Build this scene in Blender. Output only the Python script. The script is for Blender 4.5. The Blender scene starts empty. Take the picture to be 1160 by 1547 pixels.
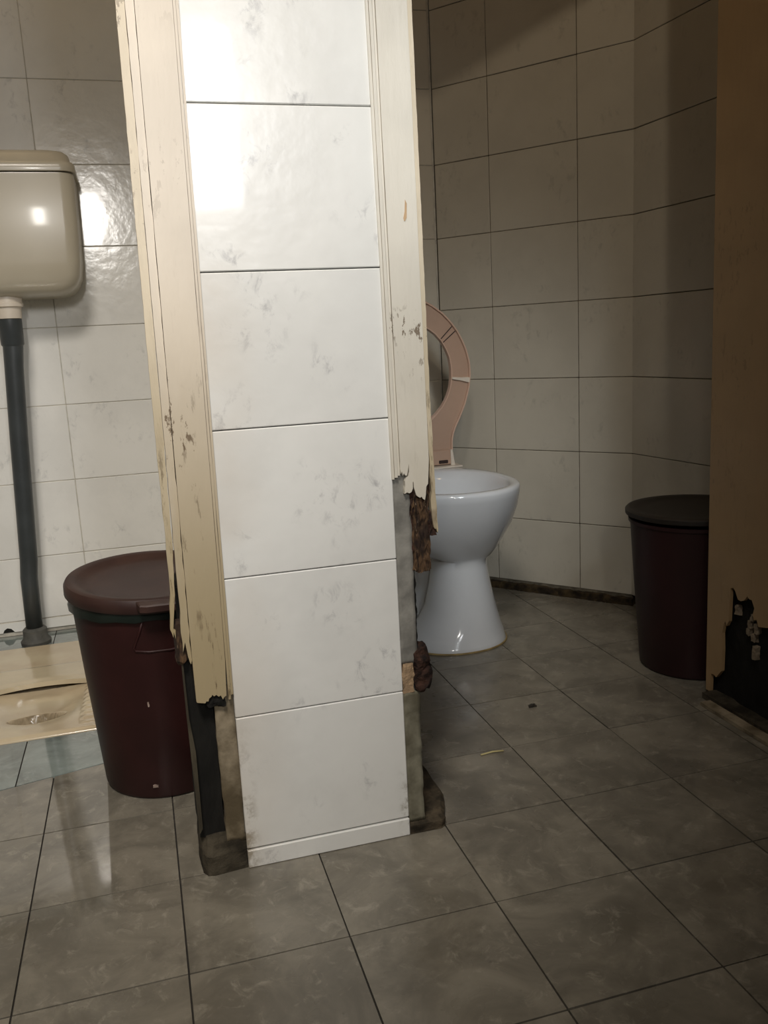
import bpy, bmesh, math, random
from mathutils import Vector, Matrix, noise

random.seed(7)
S = 0.2                      # one layout unit = one 20 cm tile
col = bpy.context.scene.collection
scene = bpy.context.scene

# ------------------------------------------------------------------ camera
F_PX, PITCH, ROLL, YAW = 1313.92, 0.195185, 0.0514739, 0.26988
CAM = Vector((0.0389, -4.79852, 3.68685)) * S
fwd = Vector((math.sin(YAW) * math.cos(PITCH), math.cos(YAW) * math.cos(PITCH), -math.sin(PITCH)))
r0 = Vector((math.cos(YAW), -math.sin(YAW), 0))
d0 = fwd.cross(r0)
right = r0 * math.cos(ROLL) + d0 * math.sin(ROLL)
down = -r0 * math.sin(ROLL) + d0 * math.cos(ROLL)
cam_data = bpy.data.cameras.new('camera')
cam_data.sensor_fit = 'VERTICAL'
cam_data.sensor_height = 24.0
cam_data.lens = F_PX / 1547 * 24.0
cam_data.clip_start = 0.02
cam = bpy.data.objects.new('camera', cam_data)
m = Matrix.Identity(4)
for i in range(3):
    m[i][0], m[i][1], m[i][2], m[i][3] = right[i], -down[i], -fwd[i], CAM[i]
cam.matrix_world = m
col.objects.link(cam)
scene.camera = cam

# ------------------------------------------------------------------ world, lights, exposure
world = bpy.data.worlds.new('world')
scene.world = world
world.use_nodes = True
world.node_tree.nodes['Background'].inputs[0].default_value = (0.9, 0.72, 0.5, 1)
world.node_tree.nodes['Background'].inputs[1].default_value = 0.02
vs = scene.view_settings
vs.view_transform = 'Standard'
vs.look = 'None'
vs.exposure = 0.0
vs.gamma = 1.0
vs.use_curve_mapping = False

def light(name, kind, loc, target, energy, color, **kw):
    d = bpy.data.lights.new(name, kind)
    d.energy = energy
    d.color = color
    for k, v in kw.items():
        setattr(d, k, v)
    o = bpy.data.objects.new(name, d)
    o.location = Vector(loc) * S
    o.rotation_euler = (Vector(target) - Vector(loc)).to_track_quat('-Z', 'Y').to_euler()
    col.objects.link(o)
    return o

# a lobby ceiling spot, an added toilet fill, and two lamps flanking the lobby mirror
light('ceiling_spot', 'SPOT', (-1.5, -6.0, 13.3), (-0.9, 4.0, 1.6), 225, (1.0, 0.93, 0.84),
      spot_size=math.radians(57), spot_blend=1.0, shadow_soft_size=0.28)
light('toilet_fill_spot', 'SPOT', (2.6, -6.5, 9.0), (3.6, 5.6, 2.5), 75, (0.88, 0.95, 1.0),
      spot_size=math.radians(26), spot_blend=1.0, shadow_soft_size=0.2)  # invented source that brightens the toilet and the wall beside it
light('mirror_lamp', 'AREA', (-0.85, -11.0, 7.9), (-0.9, 4.0, 4.0), 1.6, (1.0, 0.96, 0.90),
      shape='RECTANGLE', size=0.10, size_y=0.30, spread=math.radians(60))
light('mirror_lamp', 'AREA', (1.85, -11.0, 7.9), (-0.6, 3.0, 4.0), 1.1, (0.97, 0.98, 1.0),
      shape='RECTANGLE', size=0.22, size_y=0.62, spread=math.radians(48))
light('lobby_spot', 'SPOT', (1.4, -6.5, 12.2), (5.6, 6.1, 5.4), 30, (1.0, 0.83, 0.62),
      spot_size=math.radians(30), spot_blend=0.8, shadow_soft_size=0.03)
light('cubicle_fill', 'POINT', (-1.6, 4.6, 13.0), (1, 0, 0), 2.8, (1.0, 0.70, 0.34), shadow_soft_size=0.06)  # added warm fill for the dim upper walls, not a known bulb
light('cubicle_fill', 'POINT', (4.2, 4.0, 13.0), (1, 0, 0), 2.2, (1.0, 0.70, 0.42), shadow_soft_size=0.06)  # the same added fill in the right cubicle

# ------------------------------------------------------------------ helpers
def tag(o, label=None, cat=None, group=None, kind=None):
    if label: o['label'] = label
    if cat: o['category'] = cat
    if group: o['group'] = group
    if kind: o['kind'] = kind
    return o

def empty(name, loc=(0, 0, 0)):
    o = bpy.data.objects.new(name, None)
    o.location = Vector(loc) * S
    o.empty_display_size = 0.05
    col.objects.link(o)
    return o

def mesh_from(bm, name, mat, smooth=False, angle=None):
    bmesh.ops.recalc_face_normals(bm, faces=bm.faces)
    me = bpy.data.meshes.new(name)
    bm.to_mesh(me)
    bm.free()
    me.materials.append(mat)
    if smooth or angle:
        for p in me.polygons:
            p.use_smooth = True
        if angle:
            me.set_sharp_from_angle(angle=math.radians(angle))
    return me

def link(name, me, parent=None, loc=(0, 0, 0), rot=None):
    """loc in layout units, in world axes; parents are unrotated, unscaled empties or meshes."""
    o = bpy.data.objects.new(name, me)
    l = Vector(loc) * S
    if parent is not None:
        o.parent = parent
        pl = Vector(parent.location)
        if parent.parent is not None:
            pl = pl + parent.parent.location
        l = l - pl
    o.location = l
    if rot is not None:
        o.rotation_euler = rot
    col.objects.link(o)
    return o

def part(name, bm, mat, parent=None, smooth=False, angle=None, loc=(0, 0, 0)):
    return link(name, mesh_from(bm, name, mat, smooth, angle), parent, loc)

def box(bm, x0, x1, y0, y1, z0, z1, bevel=0.0, seg=1):
    t = bmesh.new()
    bmesh.ops.create_cube(t, size=1)
    for v in t.verts:
        v.co = Vector(((x0 + x1) / 2 + v.co.x * (x1 - x0), (y0 + y1) / 2 + v.co.y * (y1 - y0),
                       (z0 + z1) / 2 + v.co.z * (z1 - z0))) * S
    if bevel:
        bmesh.ops.bevel(t, geom=t.edges[:], offset=bevel * S, segments=seg, affect='EDGES', profile=0.5)
    merge(bm, t)

def merge(bm, t):
    me = bpy.data.meshes.new('tmp')
    t.to_mesh(me)
    t.free()
    bm.from_mesh(me)
    bpy.data.meshes.remove(me)

def prism(bm, pts, axis, a0, a1, bevel=0.0):
    """extrude a polygon; axis 'y': pts are (x,z); 'x': pts are (y,z); 'z': pts are (x,y)"""
    def P(p, a):
        if axis == 'y': return Vector((p[0], a, p[1])) * S
        if axis == 'x': return Vector((a, p[0], p[1])) * S
        return Vector((p[0], p[1], a)) * S
    t = bmesh.new()
    A = [t.verts.new(P(p, a0)) for p in pts]
    B = [t.verts.new(P(p, a1)) for p in pts]
    n = len(pts)
    f0 = t.faces.new(A)
    f1 = t.faces.new(B[::-1])
    for i in range(n):
        t.faces.new((A[i], B[i], B[(i + 1) % n], A[(i + 1) % n]))
    bmesh.ops.recalc_face_normals(t, faces=t.faces)
    if bevel:
        es = [e for e in t.edges if any(f in (f0, f1) for f in e.link_faces)]
        bmesh.ops.bevel(t, geom=es, offset=bevel * S, segments=1, affect='EDGES', profile=0.5)
    big = [f for f in t.faces if len(f.verts) > 4]
    if big:
        bmesh.ops.triangulate(t, faces=big)
    merge(bm, t)

def loft(bm, rings, cap0=True, cap1=True):
    R = [[bm.verts.new(Vector(p) * S) for p in r] for r in rings]
    n = len(rings[0])
    for a, b in zip(R, R[1:]):
        for i in range(n):
            bm.faces.new((a[i], a[(i + 1) % n], b[(i + 1) % n], b[i]))
    if cap0: bm.faces.new(R[0][::-1])
    if cap1: bm.faces.new(R[-1])

def circle(cx, cy, z, r, n=48, ry=None):
    ry = r if ry is None else ry
    return [(cx + r * math.cos(2 * math.pi * i / n), cy + ry * math.sin(2 * math.pi * i / n), z) for i in range(n)]

def sellipse(cx, cy, z, a, bf, bb, n=56, e=2.3):
    """plan section: half width a, front extent bf (towards -y), back extent bb"""
    out = []
    for i in range(n):
        t = 2 * math.pi * i / n
        c, s = math.cos(t), math.sin(t)
        x = a * math.copysign(abs(c) ** (2 / e), c)
        y = (bb if s > 0 else bf) * math.copysign(abs(s) ** (2 / e), s)
        out.append((cx + x, cy + y, z))
    return out

def tube(bm, path, radii, n=20):
    rings = []
    for i, p in enumerate(path):
        p = Vector(p)
        a = Vector(path[max(i - 1, 0)])
        b = Vector(path[min(i + 1, len(path) - 1)])
        t = (b - a).normalized()
        u = t.cross(Vector((0, 1, 0)) if abs(t.y) < 0.9 else Vector((1, 0, 0))).normalized()
        v = t.cross(u)
        r = radii if isinstance(radii, (int, float)) else radii[i]
        rings.append([tuple(p + (u * math.cos(2 * math.pi * k / n) + v * math.sin(2 * math.pi * k / n)) * r) for k in range(n)])
    loft(bm, rings)

def rough(bm, x0, x1, y0, y1, z0, z1, cuts, amp, freq, stretch=(1, 1, 1), seed=0, round_=0.0):
    """a decayed lump: a finely divided block pushed about by noise"""
    t = bmesh.new()
    nx, ny, nz = cuts
    def grid(i, j, k):
        return (i / nx, j / ny, k / nz)
    vs_ = {}
    def V(i, j, k):
        if (i, j, k) not in vs_:
            vs_[(i, j, k)] = t.verts.new(grid(i, j, k))
        return vs_[(i, j, k)]
    for i in range(nx):
        for j in range(ny):
            t.faces.new((V(i, j, 0), V(i + 1, j, 0), V(i + 1, j + 1, 0), V(i, j + 1, 0)))
            t.faces.new((V(i, j, nz), V(i + 1, j, nz), V(i + 1, j + 1, nz), V(i, j + 1, nz)))
        for k in range(nz):
            t.faces.new((V(i, 0, k), V(i + 1, 0, k), V(i + 1, 0, k + 1), V(i, 0, k + 1)))
            t.faces.new((V(i, ny, k), V(i + 1, ny, k), V(i + 1, ny, k + 1), V(i, ny, k + 1)))
    for j in range(ny):
        for k in range(nz):
            t.faces.new((V(0, j, k), V(0, j + 1, k), V(0, j + 1, k + 1), V(0, j, k + 1)))
            t.faces.new((V(nx, j, k), V(nx, j + 1, k), V(nx, j + 1, k + 1), V(nx, j, k + 1)))
    c = Vector(((x0 + x1) / 2, (y0 + y1) / 2, (z0 + z1) / 2))
    h = Vector(((x1 - x0) / 2, (y1 - y0) / 2, (z1 - z0) / 2))
    for v in t.verts:
        q = v.co * 2 - Vector((1, 1, 1))
        if round_:
            s = q.normalized() * max(abs(q.x), abs(q.y), abs(q.z)) * 1.25
            q = q.lerp(s, round_)
        p = c + Vector((q.x * h.x, q.y * h.y, q.z * h.z))
        w = Vector((p.x * freq * stretch[0], p.y * freq * stretch[1], p.z * freq * stretch[2])) + Vector((seed * 7.3, seed * 3.1, 0))
        p += (noise.noise_vector(w) + 0.5 * noise.noise_vector(w * 2.3)) * amp
        v.co = p * S
    bmesh.ops.recalc_face_normals(t, faces=t.faces)
    merge(bm, t)

# ------------------------------------------------------------------ materials
def new_mat(name):
    mt = bpy.data.materials.new(name)
    mt.use_nodes = True
    nt = mt.node_tree
    return mt, nt, nt.nodes['Principled BSDF']

def N(nt, kind, **kw):
    n = nt.nodes.new(kind)
    for k, v in kw.items():
        setattr(n, k, v)
    return n

def coords(nt, obj_random=True):
    """object coordinates moved by a random amount for every object, so alike pieces differ"""
    tc = N(nt, 'ShaderNodeTexCoord')
    if not obj_random:
        return tc.outputs['Object']
    oi = N(nt, 'ShaderNodeObjectInfo')
    mul = N(nt, 'ShaderNodeMath', operation='MULTIPLY')
    mul.inputs[1].default_value = 57.0
    nt.links.new(oi.outputs['Random'], mul.inputs[0])
    add = N(nt, 'ShaderNodeVectorMath', operation='ADD')
    nt.links.new(tc.outputs['Object'], add.inputs[0])
    nt.links.new(mul.outputs[0], add.inputs[1])
    return add.outputs[0]

def noise_tex(nt, vec, scale, detail=4, rough_=0.55, stretch=None, dist=0.0):
    if stretch:
        mp = N(nt, 'ShaderNodeMapping')
        mp.inputs['Scale'].default_value = stretch
        nt.links.new(vec, mp.inputs[0])
        vec = mp.outputs[0]
    n = N(nt, 'ShaderNodeTexNoise')
    n.inputs['Scale'].default_value = scale
    n.inputs['Detail'].default_value = detail
    n.inputs['Roughness'].default_value = rough_
    n.inputs['Distortion'].default_value = dist
    nt.links.new(vec, n.inputs['Vector'])
    return n.outputs[0]

def ramp(nt, val, lo, hi, a=0.0, b=1.0):
    r = N(nt, 'ShaderNodeMapRange', interpolation_type='SMOOTHSTEP')
    r.inputs[1].default_value = lo
    r.inputs[2].default_value = hi
    r.inputs[3].default_value = a
    r.inputs[4].default_value = b
    nt.links.new(val, r.inputs[0])
    return r.outputs[0]

def mul(nt, a, b):
    n = N(nt, 'ShaderNodeMath', operation='MULTIPLY')
    for i, x in enumerate((a, b)):
        if isinstance(x, (int, float)): n.inputs[i].default_value = x
        else: nt.links.new(x, n.inputs[i])
    return n.outputs[0]

def maxi(nt, a, b):
    n = N(nt, 'ShaderNodeMath', operation='MAXIMUM')
    for i, x in enumerate((a, b)):
        if isinstance(x, (int, float)): n.inputs[i].default_value = x
        else: nt.links.new(x, n.inputs[i])
    return n.outputs[0]

def mix(nt, fac, a, b):
    n = N(nt, 'ShaderNodeMix', data_type='RGBA')
    if isinstance(fac, (int, float)): n.inputs[0].default_value = fac
    else: nt.links.new(fac, n.inputs[0])
    for s, x in ((6, a), (7, b)):
        if isinstance(x, tuple): n.inputs[s].default_value = (*x[:3], 1)
        else: nt.links.new(x, n.inputs[s])
    return n.outputs[2]

def bump(nt, bsdf, h, strength=0.2, dist=0.002):
    b = N(nt, 'ShaderNodeBump')
    b.inputs['Strength'].default_value = strength
    b.inputs['Distance'].default_value = dist
    nt.links.new(h, b.inputs['Height'])
    nt.links.new(b.outputs[0], bsdf.inputs['Normal'])

def sep(nt):
    g = N(nt, 'ShaderNodeNewGeometry')
    s = N(nt, 'ShaderNodeSeparateXYZ')
    nt.links.new(g.outputs['Position'], s.inputs[0])
    return g.outputs['Position'], s.outputs

def simple(name, c, rough_=0.5, var=0.15, scale=18, spec=0.5, bmp=0.0, stretch=None, c2=None, coat=0.0):
    mt, nt, b = new_mat(name)
    v = coords(nt)
    n = noise_tex(nt, v, scale, 5, 0.6, stretch)
    dark = c2 if c2 else tuple(x * (1 - var) for x in c)
    nt.links.new(mix(nt, ramp(nt, n, 0.35, 0.68), dark, c), b.inputs['Base Color'])
    b.inputs['Roughness'].default_value = rough_
    b.inputs['Specular IOR Level'].default_value = spec
    b.inputs['Coat Weight'].default_value = coat
    b.inputs['Coat Roughness'].default_value = 0.08
    if bmp:
        bump(nt, b, noise_tex(nt, v, scale * 3, 5, 0.6, stretch), bmp, 0.003)
    return mt

def tile_mat(name, base, smudge, pier=False, rough_=0.16, wave=0.4):
    mt, nt, b = new_mat(name)
    v = coords(nt)
    cloud = ramp(nt, noise_tex(nt, v, 7, 5, 0.6), 0.35, 0.7)
    c = mix(nt, mul(nt, cloud, 0.55), base, tuple(x * 0.86 for x in base))
    # pale grey smudges gathered in loose clusters, printed in the glaze
    a = ramp(nt, noise_tex(nt, v, 11, 2, 0.5), 0.5, 0.66)
    s = ramp(nt, noise_tex(nt, v, 52, 6, 0.68, (1.0, 1.0, 0.7), 0.5), 0.5, 0.72)
    c = mix(nt, mul(nt, mul(nt, a, s), 0.55 if not pier else 0.8), c, smudge)
    if pier:
        pos, xyz = sep(nt)
        dn = noise_tex(nt, pos, 26, 6, 0.7)
        low = ramp(nt, xyz[2], 0.05, 0.27, 1.0, 0.0)
        lx = ramp(nt, xyz[0], 0.100, 0.122, 1.0, 0.0)
        rx = ramp(nt, xyz[0], 0.322, 0.341, 0.0, 1.0)
        edge = maxi(nt, mul(nt, lx, low), mul(nt, rx, ramp(nt, xyz[2], 0.04, 0.13, 1.0, 0.0)))
        st = mul(nt, edge, ramp(nt, dn, 0.42, 0.6))
        c = mix(nt, mul(nt, st, 0.85), c, (0.16, 0.12, 0.06))
        casing_bounce = mul(nt, ramp(nt, xyz[0], 0.09, 0.2, 1.0, 0.0), ramp(nt, noise_tex(nt, pos, 6, 3), 0.35, 0.65))  # warm light reflected beside the casing, painted into the tile colour
        c = mix(nt, mul(nt, casing_bounce, 0.35), c, (0.62, 0.53, 0.42))
    nt.links.new(c, b.inputs['Base Color'])
    b.inputs['Roughness'].default_value = rough_
    b.inputs['Coat Weight'].default_value = 0.3
    b.inputs['Coat Roughness'].default_value = 0.06
    bump(nt, b, noise_tex(nt, v, 34, 3, 0.5), wave, 0.0014)
    return mt

M = {}
M['tile'] = tile_mat('glazed_wall_tile', (0.82, 0.81, 0.77), (0.46, 0.46, 0.45))
M['tile_pier'] = tile_mat('glazed_pier_tile', (0.82, 0.82, 0.79), (0.44, 0.44, 0.44), pier=True, rough_=0.26)
M['tile_dull'] = tile_mat('dull_wall_tile', (0.56, 0.52, 0.435), (0.33, 0.31, 0.26), rough_=0.32)  # darker, browner version of the wall tile
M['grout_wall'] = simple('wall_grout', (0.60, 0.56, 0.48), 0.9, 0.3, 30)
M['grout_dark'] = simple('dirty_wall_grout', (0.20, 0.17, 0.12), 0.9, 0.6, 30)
M['grout_floor'] = simple('floor_grout', (0.035, 0.03, 0.024), 0.85, 0.4, 40)

def floor_mat(name, base, vein, rough_lo, rough_hi):
    mt, nt, b = new_mat(name)
    v = coords(nt)
    n1 = ramp(nt, noise_tex(nt, v, 9, 6, 0.65, None, 0.6), 0.3, 0.72)
    c = mix(nt, n1, tuple(x * 0.56 for x in base), tuple(x * 1.05 for x in base))
    n2 = ramp(nt, noise_tex(nt, v, 34, 6, 0.72, None, 0.8), 0.52, 0.75)
    c = mix(nt, mul(nt, n2, 0.75), c, vein)
    n3 = ramp(nt, noise_tex(nt, v, 60, 4, 0.7), 0.66, 0.78)
    c = mix(nt, mul(nt, n3, 0.6), c, tuple(x * 0.35 for x in base))
    pos, xyz = sep(nt)
    g = ramp(nt, noise_tex(nt, pos, 5, 4, 0.6), 0.45, 0.75)
    c = mix(nt, mul(nt, g, 0.35), c, (0.10, 0.085, 0.06))
    nt.links.new(c, b.inputs['Base Color'])
    ro = ramp(nt, noise_tex(nt, pos, 7, 4, 0.6), 0.35, 0.65, rough_lo, rough_hi)
    # a wet patch spreading out of the left cubicle
    ed = N(nt, 'ShaderNodeMath', operation='MULTIPLY_ADD')
    nt.links.new(noise_tex(nt, pos, 14, 4, 0.6), ed.inputs[0])
    ed.inputs[1].default_value = 0.12
    nt.links.new(xyz[0], ed.inputs[2])
    ed2 = N(nt, 'ShaderNodeMath', operation='MULTIPLY_ADD')
    nt.links.new(noise_tex(nt, pos, 11, 4, 0.6), ed2.inputs[0])
    ed2.inputs[1].default_value = 0.14
    nt.links.new(xyz[1], ed2.inputs[2])
    wet = mul(nt, ramp(nt, ed.outputs[0], 0.02, 0.05, 1.0, 0.0), ramp(nt, ed2.outputs[0], 0.20, 0.27))
    wm = N(nt, 'ShaderNodeMix', data_type='FLOAT')
    nt.links.new(wet, wm.inputs[0])
    nt.links.new(ro, wm.inputs[2])
    wm.inputs[3].default_value = 0.05
    nt.links.new(wm.outputs[0], b.inputs['Roughness'])
    nt.links.new(mul(nt, wet, 0.7), b.inputs['Coat Weight'])
    b.inputs['Coat Roughness'].default_value = 0.04
    bump(nt, b, noise_tex(nt, v, 45, 4, 0.6), 0.12, 0.001)
    return mt

M['floor'] = floor_mat('grey_floor_tile', (0.245, 0.222, 0.178), (0.36, 0.33, 0.27), 0.2, 0.36)
M['floor_wet'] = floor_mat('wet_blue_grey_floor_tile', (0.27, 0.315, 0.30), (0.38, 0.41, 0.39), 0.08, 0.2)

def paint_mat(name, base, grime_amt, crack_lo=0.56, chips=False):
    """old cream gloss paint on wood: fine vertical cracks, chips, brown grime in the low part"""
    mt, nt, b = new_mat(name)
    pos, xyz = sep(nt)
    c = mix(nt, ramp(nt, noise_tex(nt, pos, 6, 4), 0.35, 0.7), tuple(x * 0.88 for x in base), base)
    lowz = ramp(nt, xyz[2], 0.30, 0.95, 1.0, 0.0)
    soil = mul(nt, lowz, ramp(nt, noise_tex(nt, pos, 7, 5, 0.6, (1, 1, 0.4)), 0.25, 0.55))
    c = mix(nt, mul(nt, soil, min(1.0, 0.9 * grime_amt)), c, (0.38, 0.30, 0.165))
    crack = ramp(nt, noise_tex(nt, pos, 75, 6, 0.75, (1.0, 1.0, 0.13)), crack_lo, crack_lo + 0.05)
    area = maxi(nt, mul(nt, lowz, ramp(nt, noise_tex(nt, pos, 16, 3), 0.4, 0.62)), 0.06)
    c = mix(nt, mul(nt, crack, mul(nt, area, min(1.0, 0.8 * grime_amt))), c, (0.09, 0.055, 0.025))
    spots = ramp(nt, noise_tex(nt, pos, 95, 5, 0.7, (1.0, 1.0, 0.4)), 0.575, 0.61)
    band = ramp(nt, noise_tex(nt, pos, 5, 2, 0.5), 0.54, 0.64)
    if chips:
        bz = mul(nt, ramp(nt, xyz[2], 0.53, 0.60), ramp(nt, xyz[2], 0.70, 0.76, 1.0, 0.0))
        bx = mul(nt, ramp(nt, xyz[0], 0.071, 0.080, 1.0, 0.0), 1.0)
        cl_ = ramp(nt, noise_tex(nt, pos, 22, 3, 0.5), 0.42, 0.55)
        band = maxi(nt, mul(nt, band, 0.3), mul(nt, mul(nt, bz, bx), cl_))
    c = mix(nt, mul(nt, spots, mul(nt, band, 0.85 if grime_amt > 0.3 else 0.3)), c, (0.13, 0.085, 0.045))
    nt.links.new(c, b.inputs['Base Color'])
    b.inputs['Roughness'].default_value = 0.42
    bump(nt, b, noise_tex(nt, pos, 55, 6, 0.65, (1, 1, 0.2)), 0.4, 0.0018)
    return mt

M['paint'] = paint_mat('cream_paint', (0.74, 0.66, 0.55), 1.0, 0.58, True)
M['paint_white'] = paint_mat('off_white_paint', (0.74, 0.70, 0.61), 0.35)
M['paint_edge'] = paint_mat('flaking_cream_paint', (0.70, 0.61, 0.46), 1.3, 0.49)
M['paint_brown'] = paint_mat('aged_buff_paint', (0.46, 0.30, 0.155), 0.18)
M['concrete'] = simple('bare_concrete', (0.30, 0.29, 0.26), 0.92, 0.45, 16, 0.3, 0.5)
M['concrete_stain'] = simple('stained_concrete', (0.36, 0.30, 0.21), 0.92, 0.6, 14, 0.3, 0.6, c2=(0.11, 0.085, 0.05))
M['mortar'] = simple('damp_dark_mortar', (0.075, 0.062, 0.042), 0.9, 0.6, 26, 0.3, 0.9, c2=(0.02, 0.016, 0.01))
M['black'] = simple('black_rot_and_cavity_dark', (0.012, 0.011, 0.009), 0.8, 0.5, 30, 0.3, 0.6, (1, 1, 0.3))  # black rot; also paints the dark inside the chip and panel hole
def rot_mat():
    mt, nt, b = new_mat('rotten_brown_wood')
    v = coords(nt)
    f = noise_tex(nt, v, 130, 7, 0.75, (1, 1, 0.16), 0.3)
    c = mix(nt, ramp(nt, f, 0.36, 0.62), (0.022, 0.011, 0.006), (0.17, 0.095, 0.045))
    fl = mul(nt, ramp(nt, noise_tex(nt, v, 260, 4, 0.6, (1, 1, 0.35)), 0.62, 0.68), 0.8)
    c = mix(nt, fl, c, (0.42, 0.31, 0.20))
    dk = ramp(nt, noise_tex(nt, v, 28, 4, 0.6, (1, 1, 0.6)), 0.5, 0.62)
    c = mix(nt, mul(nt, dk, 0.8), c, (0.018, 0.009, 0.007))
    nt.links.new(c, b.inputs['Base Color'])
    b.inputs['Roughness'].default_value = 0.9
    bump(nt, b, f, 1.0, 0.006)
    return mt
M['rot'] = rot_mat()
M['rot_dark'] = simple('rotten_dark_wood', (0.06, 0.028, 0.018), 0.85, 0.7, 60, 0.3, 1.0, c2=(0.012, 0.007, 0.006))
M['plaster'] = simple('crumbled_pink_plaster', (0.52, 0.36, 0.22), 0.95, 0.4, 40, 0.3, 0.8)
M['maroon'] = simple('maroon_plastic', (0.034, 0.010, 0.0095), 0.45, 0.25, 12, 0.3, 0.05)
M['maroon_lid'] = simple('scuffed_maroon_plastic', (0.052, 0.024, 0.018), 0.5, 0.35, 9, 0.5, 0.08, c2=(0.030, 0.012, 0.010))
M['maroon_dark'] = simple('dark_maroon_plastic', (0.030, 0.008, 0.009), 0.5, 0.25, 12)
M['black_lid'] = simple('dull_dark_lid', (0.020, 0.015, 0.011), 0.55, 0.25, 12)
M['liner'] = simple('dark_green_bag', (0.010, 0.016, 0.013), 0.35, 0.3, 30)
M['scuff'] = simple('pale_scuff', (0.30, 0.22, 0.18), 0.7, 0.2, 40)
M['ceramic'] = simple('white_ceramic', (0.74, 0.76, 0.78), 0.12, 0.05, 6, 0.5, 0, coat=0.5)
M['ceramic_beige'] = simple('cream_ceramic', (0.62, 0.53, 0.37), 0.14, 0.12, 7, 0.5, 0, coat=0.4)
def pan_mat():
    mt, nt, b = new_mat('stained_cream_ceramic')
    pos, xyz = sep(nt)
    c = mix(nt, ramp(nt, noise_tex(nt, pos, 9, 4), 0.4, 0.65), (0.55, 0.45, 0.31), (0.62, 0.53, 0.37))
    mp = N(nt, 'ShaderNodeMapping', vector_type='TEXTURE')
    mp.inputs['Location'].default_value = (-1.28 * S, 4.43 * S, 0)
    mp.inputs['Scale'].default_value = (0.27 * S, 0.16 * S, 100)
    nt.links.new(pos, mp.inputs[0])
    ln = N(nt, 'ShaderNodeVectorMath', operation='LENGTH')
    nt.links.new(mp.outputs[0], ln.inputs[0])
    st = mul(nt, ramp(nt, ln.outputs['Value'], 0.9, 1.05, 1.0, 0.0), ramp(nt, noise_tex(nt, pos, 40, 4), 0.2, 0.6, 0.45, 1.0))
    c = mix(nt, mul(nt, st, 0.8), c, (0.13, 0.095, 0.05))
    nt.links.new(c, b.inputs['Base Color'])
    b.inputs['Roughness'].default_value = 0.16
    b.inputs['Coat Weight'].default_value = 0.4
    b.inputs['Coat Roughness'].default_value = 0.08
    return mt
M['ceramic_pan'] = pan_mat()
M['drain'] = simple('stained_drain', (0.16, 0.12, 0.07), 0.4, 0.4, 20)
M['cistern'] = simple('beige_plastic', (0.50, 0.45, 0.35), 0.28, 0.06, 6, 0.5, 0, coat=0.2)
M['white_plastic'] = simple('white_plastic', (0.70, 0.62, 0.52), 0.4, 0.1, 12)
M['pipe'] = simple('grey_pipe', (0.045, 0.052, 0.055), 0.38, 0.25, 12)
M['rubber'] = simple('grey_rubber', (0.10, 0.10, 0.09), 0.7, 0.5, 20)
M['seat'] = simple('dusty_pink_plastic', (0.46, 0.31, 0.225), 0.35, 0.08, 8)
M['seat_edge'] = simple('pale_pink_plastic', (0.60, 0.41, 0.31), 0.3, 0.08, 8)
M['groove_shade'] = simple('recess_shade', (0.03, 0.015, 0.012), 0.8, 0.2, 20)  # near black, paints the shade inside seat grooves and bolt hole
M['seal'] = simple('yellowed_sealant', (0.42, 0.30, 0.12), 0.6, 0.4, 30)
M['plain'] = simple('painted_plaster', (0.40, 0.34, 0.25), 0.85, 0.15, 5, 0.3, 0.1)
M['straw'] = simple('dry_straw', (0.60, 0.52, 0.25), 0.7, 0.2, 30)
M['scrap'] = simple('dark_scrap', (0.03, 0.026, 0.02), 0.8, 0.2, 30)

# ------------------------------------------------------------------ floor
G = 0.0115
GW = 0.009
floor_bm = bmesh.new()
box(floor_bm, -6.0, 8.0, -4.0, 9.0, -0.8, -0.5)
box(floor_bm, -6.0, 8.0, -4.0, 3.88, -0.5, -0.018)
box(floor_bm, -6.0, 8.0, 6.81, 9.0, -0.5, -0.018)
box(floor_bm, -6.0, -2.27, 3.88, 6.81, -0.5, -0.018)
box(floor_bm, -0.32, 8.0, 3.88, 6.81, -0.5, -0.018)
floor = tag(part('floor', floor_bm, M['grout_floor']), kind='structure')
lob = bmesh.new()
box(lob, -6.0, 8.0, -13.0, -4.0 + G / 2, -0.8, 0.0)
part('floor_slab', lob, M['floor'], floor)

def wall_line(x):            # front edge of the left cubicle's own floor, a little askew
    return 3.20 + 0.225 * (x + 0.05)

tb = bmesh.new()
box(tb, -0.5 + G / 2, 0.5 - G / 2, -0.5 + G / 2, 0.5 - G / 2, -0.03, 0.0, 0.0)
tile_me = mesh_from(tb, 'floor_tile', M['floor'])
def in_diag(x, y):           # behind the angled wall
    return y > 6.78 - 1.2375 * (x - 4.96) + 0.8
for i in range(-6, 8):
    for j in range(-4, 9):
        if i < 0 and j >= 3: continue
        if in_diag(i, j): continue
        if i >= 7 or (i >= 6.4 and j > 1): continue
        if j == 2 and i < 0:
            t = bmesh.new()
            prism(t, [(i + G / 2, 2 + G / 2), (i + 1 - G / 2, 2 + G / 2), (i + 1 - G / 2, wall_line(i + 1) - G), (i + G / 2, wall_line(i) - G)], 'z', -0.03, 0.0)
            part('floor_tile', t, M['floor'], floor)
            continue
        o = link('floor_tile', tile_me, floor, (i + 0.5 + random.uniform(-1, 1) * 0.001, j + 0.5, random.uniform(-0.003, 0.0)))
        o.rotation_euler = (random.uniform(-1, 1) * 0.0025, random.uniform(-1, 1) * 0.0025, random.choice((0, 1, 2, 3)) * math.pi / 2)
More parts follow.
